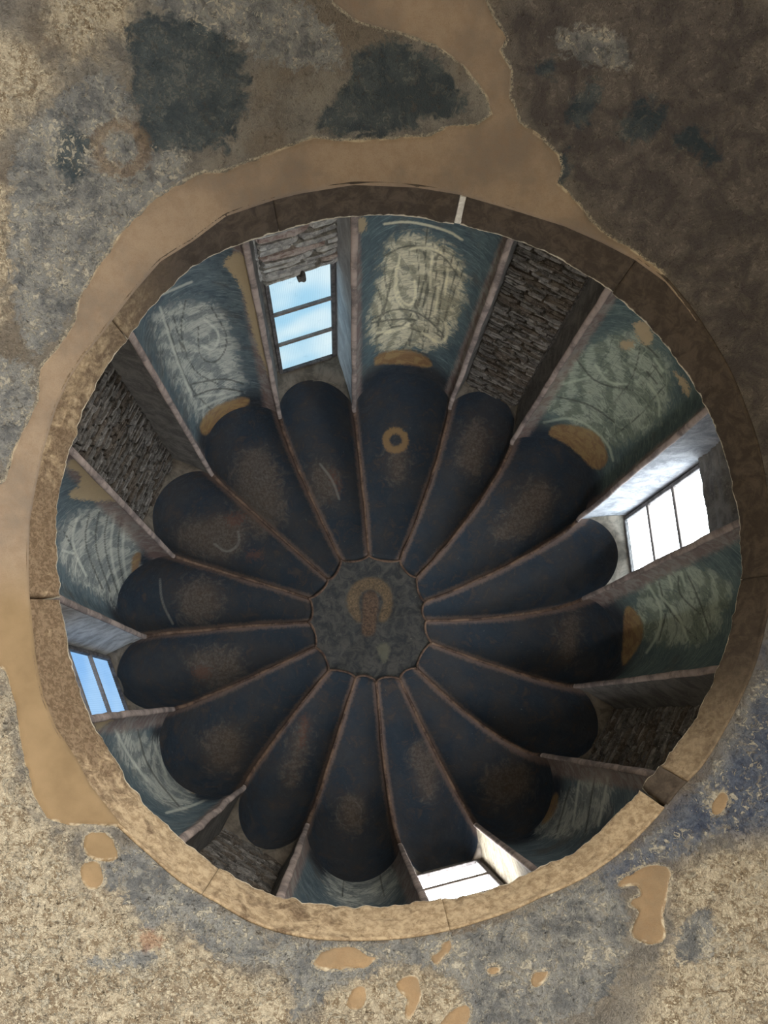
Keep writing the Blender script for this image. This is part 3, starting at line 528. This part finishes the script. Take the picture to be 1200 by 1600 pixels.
ceil = empty('ceiling', (AX.x, AX.y, ZS * S + CAMZ), label='dark melon dome of sixteen concave flutes meeting at a painted medallion', cat='ceiling', kind='structure')
SMUDGE = [[(600,700),(640,700),(635,740),(610,760)], [(480,720),(530,730),(520,790),(490,780)], [(370,700),(420,700),(450,790),(410,850),(360,790)], [(730,650),(770,670),(750,750),(710,730)], [(800,780),(850,740),(870,780),(830,840),(760,850)], [(290,810),(380,800),(390,860),(330,880),(270,850)],
          [(280,910),(340,900),(350,960),(300,980),(275,950)], [(280,1020),(370,1010),(380,1060),(320,1080)], [(310,1140),(380,1130),(380,1200),(330,1210)], [(460,1130),(490,1120),(470,1220),(440,1230)], [(530,1240),(570,1240),(570,1300),(530,1300)], [(750,1200),(830,1190),(830,1250),(760,1260)], [(880,950),(910,960),(895,1040),(870,1030)], [(640,1150),(690,1180),(680,1260),(650,1240)]]
REDS = [[(384,862),(405,860),(410,872),(390,876)], [(472,1120),(482,1118),(478,1160),(466,1170)], [(300,1045),(330,1040),(325,1060),(305,1060)], [(515,730),(525,740),(535,775),(520,760)], [(350,805),(380,800),(385,815),(360,825)]]
for k in range(16):
    nt, ns = 64, 110; tt = .5 - .5 * np.cos(PI * np.linspace(0, 1, nt)); ss = np.linspace(0, 1, ns)
    T, Sx = np.meshgrid(tt, ss); ra, ka, za = rib_dome(k, Sx); rb, kb, zb = rib_dome(k + 1, Sx); kb = np.where(kb < ka - 1, kb + 16, kb)
    a = Sx * PI / 2; D = D0 * (1 - Sx) ** .8 * .9 + .022; D = np.where(Sx == 0, D0, D)
    D = D0 * (1 - .93 * Sx ** 1.2)
    bl = bulge(T, .62 + .2 * Sx) * D
    R = ra + (rb - ra) * T + bl * (.25 + .75 * np.cos(a)); K = ka + (kb - ka) * T; Z = za + bl * (.75 * np.sin(a))
    # the flute closes in a rounded end at the crown
    R = np.concatenate([R, (R[-1] - bl[-1] * .25 - HOOK * np.sin(PI * tt) ** .6)[None]]); K = np.concatenate([K, K[-1:]]); Z = np.concatenate([Z, np.full((1, nt), ZA + .012)])
    T = np.concatenate([T, T[-1:]]); ra, ka, za, rb, kb, zb = [np.concatenate([v, v[-1:]]) for v in (ra, ka, za, rb, kb, zb)]
    GG = P3(R, K, Z); GG = GG + (fbm(GG * 3.2, 3, 60 + k) * .008 * np.clip(np.linspace(0, 5, GG.shape[0]), 0, 1)[:, None])[..., None]
    x, y = project(GG)
    gold = np.minimum(ring_sdf(618, 688, 15, 5.5, x, y), sdfs([[(350,620),(351,620),(351,621)]], x, y))
    bd = np.minimum(T, 1 - T) * np.hypot(*(np.array(project(P3(ra, ka, za))) - np.array(project(P3(rb, kb, zb))))) - 6
    li = polyline_d([[(335,850),(355,865),(375,850),(372,830)],[(250,905),(252,940),(270,975)],[(500,725),(520,750),(530,780)]], x, y)
    li = np.minimum(li, np.abs(np.hypot(x - 545, y - 1270) - 20) + 1.2)
    o = grid_obj('flute', GG, MD, ceil, attrs=dict(smudge=sdfs(SMUDGE, x, y), gold=gold, red=sdfs(REDS, x, y), border=bd, light=li))
# crown
nr_, na = 30, 128
kk = np.linspace(0, 16, na, endpoint=False); hk = np.array([h_[1] for h_ in RIB_H]); hr = np.array([h_[0] for h_ in RIB_H])
KA = np.concatenate([hk - 16, hk, hk + 16]); RA = np.tile(hr, 3); rr_ = np.interp(kk, KA, RA)
seg = np.searchsorted(KA, kk, side='right') - 1; tl = (kk - KA[seg]) / (KA[seg + 1] - KA[seg]); rr_ = rr_ - HOOK * np.sin(PI * tl) ** .6
GG = np.stack([P3(rr_ * (q * 1.015 + .0005), kk, ZA + .006 + .05 * (1 - q ** 2)) for q in np.linspace(0, 1, nr_)])
GG = GG + (fbm(GG * 5, 3, 77) * .008)[..., None]
x, y = project(GG)
gold = sdfs([[(541,935),(547,918),(560,906),(578,901),(597,905),(610,918),(614,936),(612,958),(603,972),(590,972),(594,955),(600,940),(592,925),(577,920),(563,927),(560,945),(565,965),(562,975),(550,965),(543,950)]], x, y)
face = sdfs([[(566,935),(570,926),(580,923),(590,928),(593,945),(588,965),(587,990),(575,996),(564,990),(566,965)]], x, y)
crown = grid_obj('medallion', GG, MH, ceil, wrap=True, attrs=dict(gold=gold, face=face, smudge=sdfs([[(588,1010),(600,1004),(610,1010),(606,1028),(600,1040),(594,1028)]], x, y)))
crown['label'] = 'crown disc with a faded gold halo and a brown figure'

# ribs: one arris each, in the drum and up the dome, and the hooked ends round the crown
for i in range(16):
    zz = np.linspace(Z0, ZS - .02, 26); r_, k_ = rib_rk(i, zz); A1 = P3(r_, k_, zz)
    ss = np.linspace(0.0, 1.0, 34); r2, k2, z2 = rib_dome(i, ss); A2 = P3(r2, k2, z2)
    path = np.concatenate([A1, A2]); path = path + fbm(path * 4, 2, 90 + i)[:, None] * .006
    n = len(path); e_r = path - np.array([AX.x, AX.y, 0]); e_r[:, 2] = 0; e_r /= np.linalg.norm(e_r, axis=1, keepdims=True)
    tg = np.gradient(path, axis=0); tg /= np.linalg.norm(tg, axis=1, keepdims=True); U = np.cross(tg, e_r); U[-3:] = U[-4]; U /= np.linalg.norm(U, axis=1, keepdims=True); W = np.cross(U, tg)
    w = np.interp(np.arange(n), [0, 24, 30, n - 1], [.0135, .0125, .0095, .0075]) * S
    w = w * (1 + .07 * fbm(path * 3, 2, 120 + i))
    p = W * 0 + np.where(((path - np.array([AX.x, AX.y, 0])) * W).sum(1)[:, None] > 0, W, -W)
    split = 27
    V, f = tube(path[:split + 1] + p[:split + 1] * w[:split + 1, None] * .05, w[:split + 1], w[:split + 1] * .6, U[:split + 1], W[:split + 1], 14); mesh_obj('pilaster_edge', V, f, M_RIB, drum)
    V, f = tube(path[split:] + p[split:] * w[split:, None] * .1, w[split:], w[split:] * .75, U[split:], W[split:], 12); mesh_obj('rib', V, f, M_RIBD, ceil)
    # hooked link to the next rib
    rA, kA = RIB_H[i]; rB, kB = RIB_H[(i + 1) % 16]; kB = kB + 16 if kB < kA else kB
    t = np.linspace(0, 1, 15); R = rA + (rB - rA) * t - HOOK * np.sin(PI * t) ** .6; L = P3(R, kA + (kB - kA) * t, ZA + .004 * np.sin(PI * t) - .0 * t)
    n = len(L); tg = np.gradient(L, axis=0); tg /= np.linalg.norm(tg, axis=1, keepdims=True); W = np.tile([0, 0, 1.0], (n, 1)); U = np.cross(tg, W)
    w = np.full(n, .0065 * S) * (1 + .25 * fbm(L * 12, 2, 7 + i)); V, f = tube(L, w, w * .7, U, W, 8); mesh_obj('rib_end', V, f, M_RIBD, ceil)

# ------------------------------------------------------------------ the eight open or blocked bays
def bay_frame(k, z=3.3):
    ra, ka = rib_rk(k, z); rb, kb = rib_rk(k + 1, z); kb = kb + 16 if kb < ka else kb
    A = P3(ra, ka, z); B_ = P3(rb, kb, z); et = (B_ - A); et[2] = 0; w = np.linalg.norm(et) / 2; et /= 2 * w; er = np.array([et[1], -et[0], 0]); mid = (A + B_) / 2; mid[2] = 0
    if er @ (mid - np.array([AX.x, AX.y, 0])) < 0: er = -er
    return mid, er, et, w
def rough_stone(seed, n=(6, 3, 3)):
    """a ragged slab in the unit box -1..1"""
    V, Fc = [], []
    nx, ny, nz = n; idx = {}
    def vid(i, j, k):
        if (i, j, k) not in idx:
            p = np.array([i / nx, j / ny, k / nz]) * 2 - 1; idx[(i, j, k)] = len(V)
            q = p * (1 - .10 * (np.abs(np.roll(p, 1)) ** 3 + np.abs(np.roll(p, 2)) ** 3)); V.append(q)
        return idx[(i, j, k)]
    for ax in range(3):
        u, v = (ax + 1) % 3, (ax + 2) % 3
        for e in (0, n[ax]):
            for i in range(n[u]):
                for j in range(n[v]):
                    c = []
                    for a, b_ in ((0, 0), (1, 0), (1, 1), (0, 1)):
                        q = [0, 0, 0]; q[ax] = e; q[u] = i + a; q[v] = j + b_; c.append(vid(*q))
                    Fc.append(c if e else c[::-1])
    V = np.array(V); nz_ = np.stack([fbm(V * 1.7 + seed * 9.1, 3, seed), fbm(V * 1.7 - seed * 5.3, 3, seed + 50), fbm(V * 1.7 + seed * 3.7, 3, seed + 90)], -1)
    return V + nz_ * np.array([.07, .20, .20]), Fc
STONES = []
for s0 in range(10):
    v, f = rough_stone(s0 + 1)
    for fam, mats in (('rubble', M_STONE), ('sill', M_SILL)):
        me = bpy.data.meshes.new('stone'); me.from_pydata(v.tolist(), [], [tuple(q) for q in f]); me.materials.append(mats[s0 % len(mats)]); STONES.append((fam, me))
def lay_stones(parent, mid, er, et, hw, R_face, z0, z1, fam, course, seed, tilt=0.0):
    if fam == 'rubble': course = .05
    rg = random.Random(seed); pool = [m_ for f_, m_ in STONES if f_ == fam]; z = z0
    while z < z1 - .01:
        hh = min(course * rg.uniform(.65, 1.35), z1 - z); u = -hw
        while u < hw - .02:
            L = min(rg.uniform(*((.12, .30) if fam == 'rubble' else (.28, .66))), hw - u)
            if hw - (u + L) < .07: L = hw - u
            o = bpy.data.objects.new('stone', rg.choice(pool)); col.objects.link(o); o.parent = parent
            c = mid + et * (u + L / 2) + er * (R_face + .05 + rg.uniform(-.012, .016)) + np.array([0, 0, z + hh / 2])
            rot = Matrix((et.tolist(), er.tolist(), (0, 0, 1))).transposed(); rz = Matrix.Rotation(rg.uniform(-.05, .05) + tilt, 3, 'Y')
            sgn = rg.choice((-1, 1)); sc_ = Matrix.Diagonal((L / 2 * .985 * sgn, .055, hh / 2 * .90))
            mw = (rot @ rz @ sc_).to_4x4(); mw.translation = Vector(c - np.array(parent.location))
            o.matrix_local = mw
            u += L + .004
        z += hh + .003
def bed(parent, mid, er, et, hw, R, z0, z1, mat, seed, name='bedding_mortar', amp=.012):
    nu, nz = 40, max(12, int((z1 - z0) / .02)); U, Z = np.meshgrid(np.linspace(-hw, hw, nu), np.linspace(z0, z1, nz))
    P = mid + et * U[..., None] + np.array([0, 0, 1.0]) * Z[..., None]
    d = R + fbm(P * np.array([4, 4, 16.0]), 4, seed) * amp
    return grid_obj(name, P + er * d[..., None], mat, parent)
INSET = {15: (0, .035), 1: (0, .065)}; TURN = {15: 15.0}     # jambs narrower than the bay, and the slant of the casement
WR = {15: 1.30, 3: 1.285, 11: 1.255, 7: 1.225}; RUB = 1.235
WNUM = {15: 1, 3: 2, 11: 3, 7: 4}
ZSILL, ZHEAD = 2.87, 3.775
WLAB = {1: 'three-pane ribbed glass window glowing pale blue at the head of the ring', 2: 'three-pane window glaring white in the right side of the drum', 3: 'small blue window half hidden by the cornice on the left', 4: 'brightest white window at the foot of the ring beside a lit cream reveal'}
WCOL = {1: ((.78, .95, 1.0), (.38, .70, .92)), 2: ((.92, .97, 1.0), (.75, .92, 1.0)), 3: ((.42, .68, 1.0), (.28, .55, .95)), 4: ((1.0, .98, .95), (.95, .97, 1.0))}
RLAB = {1: 'dark grey rubble blocking the bay with a deep reveal darkened as shade, near the top', 5: 'blocked bay of brown rubble in the lower right of the drum', 9: 'blocked bay of dark brown rubble in the lower left of the drum', 13: 'blocked bay of glinting grey rubble in the upper left of the drum'}
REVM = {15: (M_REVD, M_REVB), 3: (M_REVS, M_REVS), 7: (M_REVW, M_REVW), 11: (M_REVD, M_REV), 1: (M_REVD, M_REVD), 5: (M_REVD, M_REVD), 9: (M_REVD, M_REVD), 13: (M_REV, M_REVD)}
for k in (15, 1, 3, 5, 7, 9, 11, 13):
    mid, er, et, w = bay_frame(k); hw = w - .012 * S
    mid0, hw0, et0 = mid, hw, et; il, ir = INSET.get(k, (0, 0)); mid = mid + et * (il - ir) / 2 * S; hw = hw - (il + ir) / 2 * S
    axis = np.array([AX.x, AX.y, 0]); base_r = (mid - axis) @ er
    isw = k in WR; Rw = (WR[k] if isw else RUB) * S; dpl = Rw - base_r          # distance from rib chord to window plane
    if k == 1: dpl += .05 * S
    tr = math.radians(TURN.get(k, 0)); er0 = er
    pivot = mid + er * dpl
    if tr:
        c_, s_t = math.cos(tr), math.sin(tr); et, er = et * c_ + er * s_t, er * c_ - et * s_t; mid = pivot - er * dpl
    zb, zt = Z0 * S + CAMZ, ZS * S + CAMZ; zh = ZHEAD * S + CAMZ; zsill = ZSILL * S + CAMZ
    # reveals: start on the rib line at each height, run back to the plane
    for side, kk_ in ((-1, k), (1, k + 1)):
        nz, nd = 60, 14; zz = np.linspace(Z0, ZS, nz); r_, k_ = rib_rk(kk_, zz); A = P3(r_, k_, zz) - et0 * side * .004 * S
        Bp = mid + et * side * hw + er * (dpl + .10); Bp = np.tile(Bp, (nz, 1)); Bp[:, 2] = zz * S + CAMZ
        u = np.linspace(0, 1, nd)[None, :, None]; GG = A[:, None, :] * (1 - u) + Bp[:, None, :] * u
        sm = np.sin(PI * u)[..., 0]; GG = GG + et * (fbm(GG * 5, 4, 200 + k + side) * .010 * sm + side * .012 * np.sin(PI * u[..., 0]))[..., None]
        o = grid_obj('reveal', GG, REVM[k][(side + 1) // 2], drum)
        if k == 7 and side == -1: o['label'] = 'cream reveal brightly lit by the window'
    # soffit from the window head to the crease of the flute above
    nt, ns = 40, 12; tt = np.linspace(0, 1, nt); T, U = np.meshgrid(tt, np.linspace(0, 1, ns)); ra, ka = rib_rk(k, ZS); rb, kb = rib_rk(k + 1, ZS); kb = kb + 16 if kb < ka else kb
    top = P3(ra + (rb - ra) * T + D0 * bulge(T), ka + (kb - ka) * T, ZS * np.ones_like(T))
    arch = .055 * (1 - (2 * T - 1) ** 4)
    low = mid + et * ((2 * T - 1) * (hw + .01))[..., None] + er * (dpl + .06) + np.array([0, 0, 1.0]) * (zh - .05 + arch)[..., None]
    GG = low * (1 - U[..., None]) + top * U[..., None]; GG = GG + np.array([0, 0, 1.0]) * (-.02 * np.sin(PI * U) + fbm(GG * 6, 3, 300 + k) * .006)[..., None]
    grid_obj('lintel', GG, mat_simple('lintel_plaster', (.10, .09, .075), (.21, .18, .15), 6, .5) if k == 15 else bpy.data.materials['lintel_plaster'], drum)
    if not isw:
        t = empty('rubble_infill', tuple(mid + er * dpl + np.array([0, 0, zb])), label=RLAB[k], cat='masonry', kind='structure')
        bed(t, mid, er, et, hw + .05, dpl + .045, zb, zh + .03, M_BED, 400 + k)
        lay_stones(t, mid, er, et, hw + .01, dpl, zb + .02, zh + .02, 'rubble', .058, 500 + k)
        continue
    n = WNUM[k]
    # masonry under the sill
    SL = {1: 'pale layered masonry crumbling below the ribbed blue window', 2: 'dark stained masonry below the white window on the right', 3: 'masonry below the half hidden blue window', 4: 'masonry below the brightest window'}
    t = empty('sill_masonry', tuple(mid + er * dpl + np.array([0, 0, zb])), label=SL[n], cat='masonry', kind='structure')
    fam = 'sill' if n in (1, 4) else 'rubble'
    bed(t, mid, er, et, hw + .05, dpl + (.025 if n != 2 else -.02), zb, zsill + .0, M_SILL[0] if n in (1, 4) else M_REVD, 450 + k, 'backing_mortar', .02)
    if n in (1,): lay_stones(t, mid, er, et, hw + .01, dpl - .03, zb + .3, zsill - .01, fam, .075, 600 + k, .03)
    # the window itself
    wroot = empty('window_%d' % n, tuple(mid + er * (dpl + .05) + np.array([0, 0, zsill])), label=WLAB[n], cat='window', kind='structure')
    yv = mid + er * (dpl + .05); up = np.array([0, 0, 1.0]); fw = .022; hw2 = hw - .012
    for sd in (-1, 1):
        c = yv + et * sd * (hw2 - fw) + up * (zsill + zh) / 2; mesh_obj('frame', *box(c, et * fw, er * .03, up * (zh - zsill) / 2, .006), M_FRAME, wroot, False)
    for zc_ in (zsill + .02, zh - .02): mesh_obj('frame', *box(yv + up * zc_, et * (hw2 - 2 * fw), er * .028, up * .022, .006), M_FRAME, wroot, False)
    pm = mat_pane('daylit_ribbed_glass_%d' % n, *WCOL[n], WIN_GLOW[n], tuple(et))
    za_, zb_ = zsill + .042, zh - .042; hgt = (zb_ - za_) / 3
    for j in range(3):
        z_lo, z_hi = za_ + hgt * j, za_ + hgt * (j + 1)
        if j: mesh_obj('glazing_bar', *box(yv - er * .004 + up * z_lo, et * (hw2 - 2 * fw), er * .022, up * (.048 if n == 4 else .030 if n == 2 else .021), .004), M_BAR, wroot, False)
        nu = 61; us = np.linspace(-(hw2 - 2 * fw), hw2 - 2 * fw, nu); rip = .0022 * np.cos(np.arange(nu) * PI)
        fr = np.stack([yv + er * .006 + et * u_ + er * q for u_, q in zip(us, rip)]); bk = fr + er * .006
        rows = np.stack([fr + up * (z_lo + .012), fr + up * (z_hi - .012), bk + up * (z_hi - .012), bk + up * (z_lo + .012), fr + up * (z_lo + .012)])
        grid_obj('pane', rows, pm, wroot, smooth=False)
    if n == 1:
        sp = bpy.data.objects.new('sill_stub', STONES[0][1]); col.objects.link(sp); sp.parent = wroot
        mw = (Matrix((et.tolist(), er.tolist(), (0, 0, 1))).transposed() @ Matrix.Diagonal((.045, .05, .06))).to_4x4(); mw.translation = Vector(yv - er * .05 + et * (.0) + up * (zsill + .05) - np.array(wroot.location)); sp.matrix_local = mw
        sp['label'] = 'dark stub of stone standing on the sill'
    # shallow wall behind the frame so that no gap shows beside the casement
    V, f = merge([box(yv + er * .03 + et * sd * (hw + .07) + up * (zsill + zh) / 2, et * .085, er * .03, up * ((zh - zsill) / 2 + .12), .004) for sd in (-1, 1)] + [box(yv + er * .03 + up * (zh + .10), et * (hw + .1), er * .03, up * .10, .004)])
    mesh_obj('casing', V, f, M_REVD, wroot, False)

# slack wire hanging on the plaster over the first window
t = np.linspace(0, 1, 14); rw_, kw_ = 1.20 - .03 * t, 15.42 + .36 * t
L = P3(1.245 - .075 * t ** 2, 15.50 + .36 * t, ZS - .035 + .035 * t); tg = np.gradient(L, axis=0); tg /= np.linalg.norm(tg, axis=1, keepdims=True)
W = np.tile([0, 0, 1.0], (14, 1)); U = np.cross(tg, W); U /= np.linalg.norm(U, axis=1, keepdims=True); W = np.cross(U, tg)
V, f = tube(L, np.full(14, .004), np.full(14, .004), U, W, 6); o = mesh_obj('wire', V, f, M_REVW, drum); o['label'] = 'thin pale wire over the blue window'

# outer shell of the drum and dome, closing the building above the cornice
ang = np.linspace(0, 2 * PI, 65)[:-1]
prof = [(1.22, H + .02), (1.62, H + .02), (1.62, ZS + .1), (1.45, ZS + .45), (1.1, ZA + .35), (.5, ZA + .6), (.01, ZA + .62)]
WIN_ANG = {k: None for k in WR}
GG = np.stack([np.stack([(CX + r_ * np.cos(ang)) * S, (CY + r_ * np.sin(ang)) * S, (z_ * S + CAMZ) + 0 * ang], -1) for r_, z_ in prof])
grid_obj('outer_shell', GG, MM, drum, wrap=True, attrs=dict(patch=np.full(GG.shape[:2], -50.0), warm=np.full(GG.shape[:2], 500.0)))

# ------------------------------------------------------------------ room below: wall with open arches, and floor
zeq = ZC * S + CAMZ; rw = RS * S
NA = 120; an = np.linspace(-PI, PI, NA, endpoint=False); zl = [0, .25, .6, 1.2, 1.8, 2.2, 2.5, 3.0, zeq]
GG = np.stack([np.stack([AX.x + rw * np.cos(an), AX.y + rw * np.sin(an), z_ + 0 * an], -1) for z_ in zl]); faces = []
OPEN = [(math.radians(-42), .36), (math.radians(35), .2), (math.radians(160), .2)]
for q in grid_faces(len(zl), NA, True):
    j = q[0] % NA; i = q[0] // NA; a = an[j] + PI / NA; zc_ = (zl[i] + zl[i + 1]) / 2
    if any(abs((a - o_ + PI) % (2 * PI) - PI) < w_ * (1 if zc_ < 2.2 else .6) and .25 < zc_ < 2.5 for o_, w_ in OPEN): continue
    faces.append(q)
low = mesh_obj('wall_lower', GG.reshape(-1, 3), faces, mat_simple('limewashed_wall', (.42, .37, .29), (.55, .50, .40), 2, .4))
tag(low, 'plain rendered wall with open arches far below the dome', 'wall', kind='structure')
fl = mesh_obj('floor', *box((AX.x, AX.y, -.05), (3.6, 0, 0), (0, 3.6, 0), (0, 0, .05), .01), M_FLOOR, None, False)
tag(fl, 'stone floor under the dome', 'floor', kind='structure')
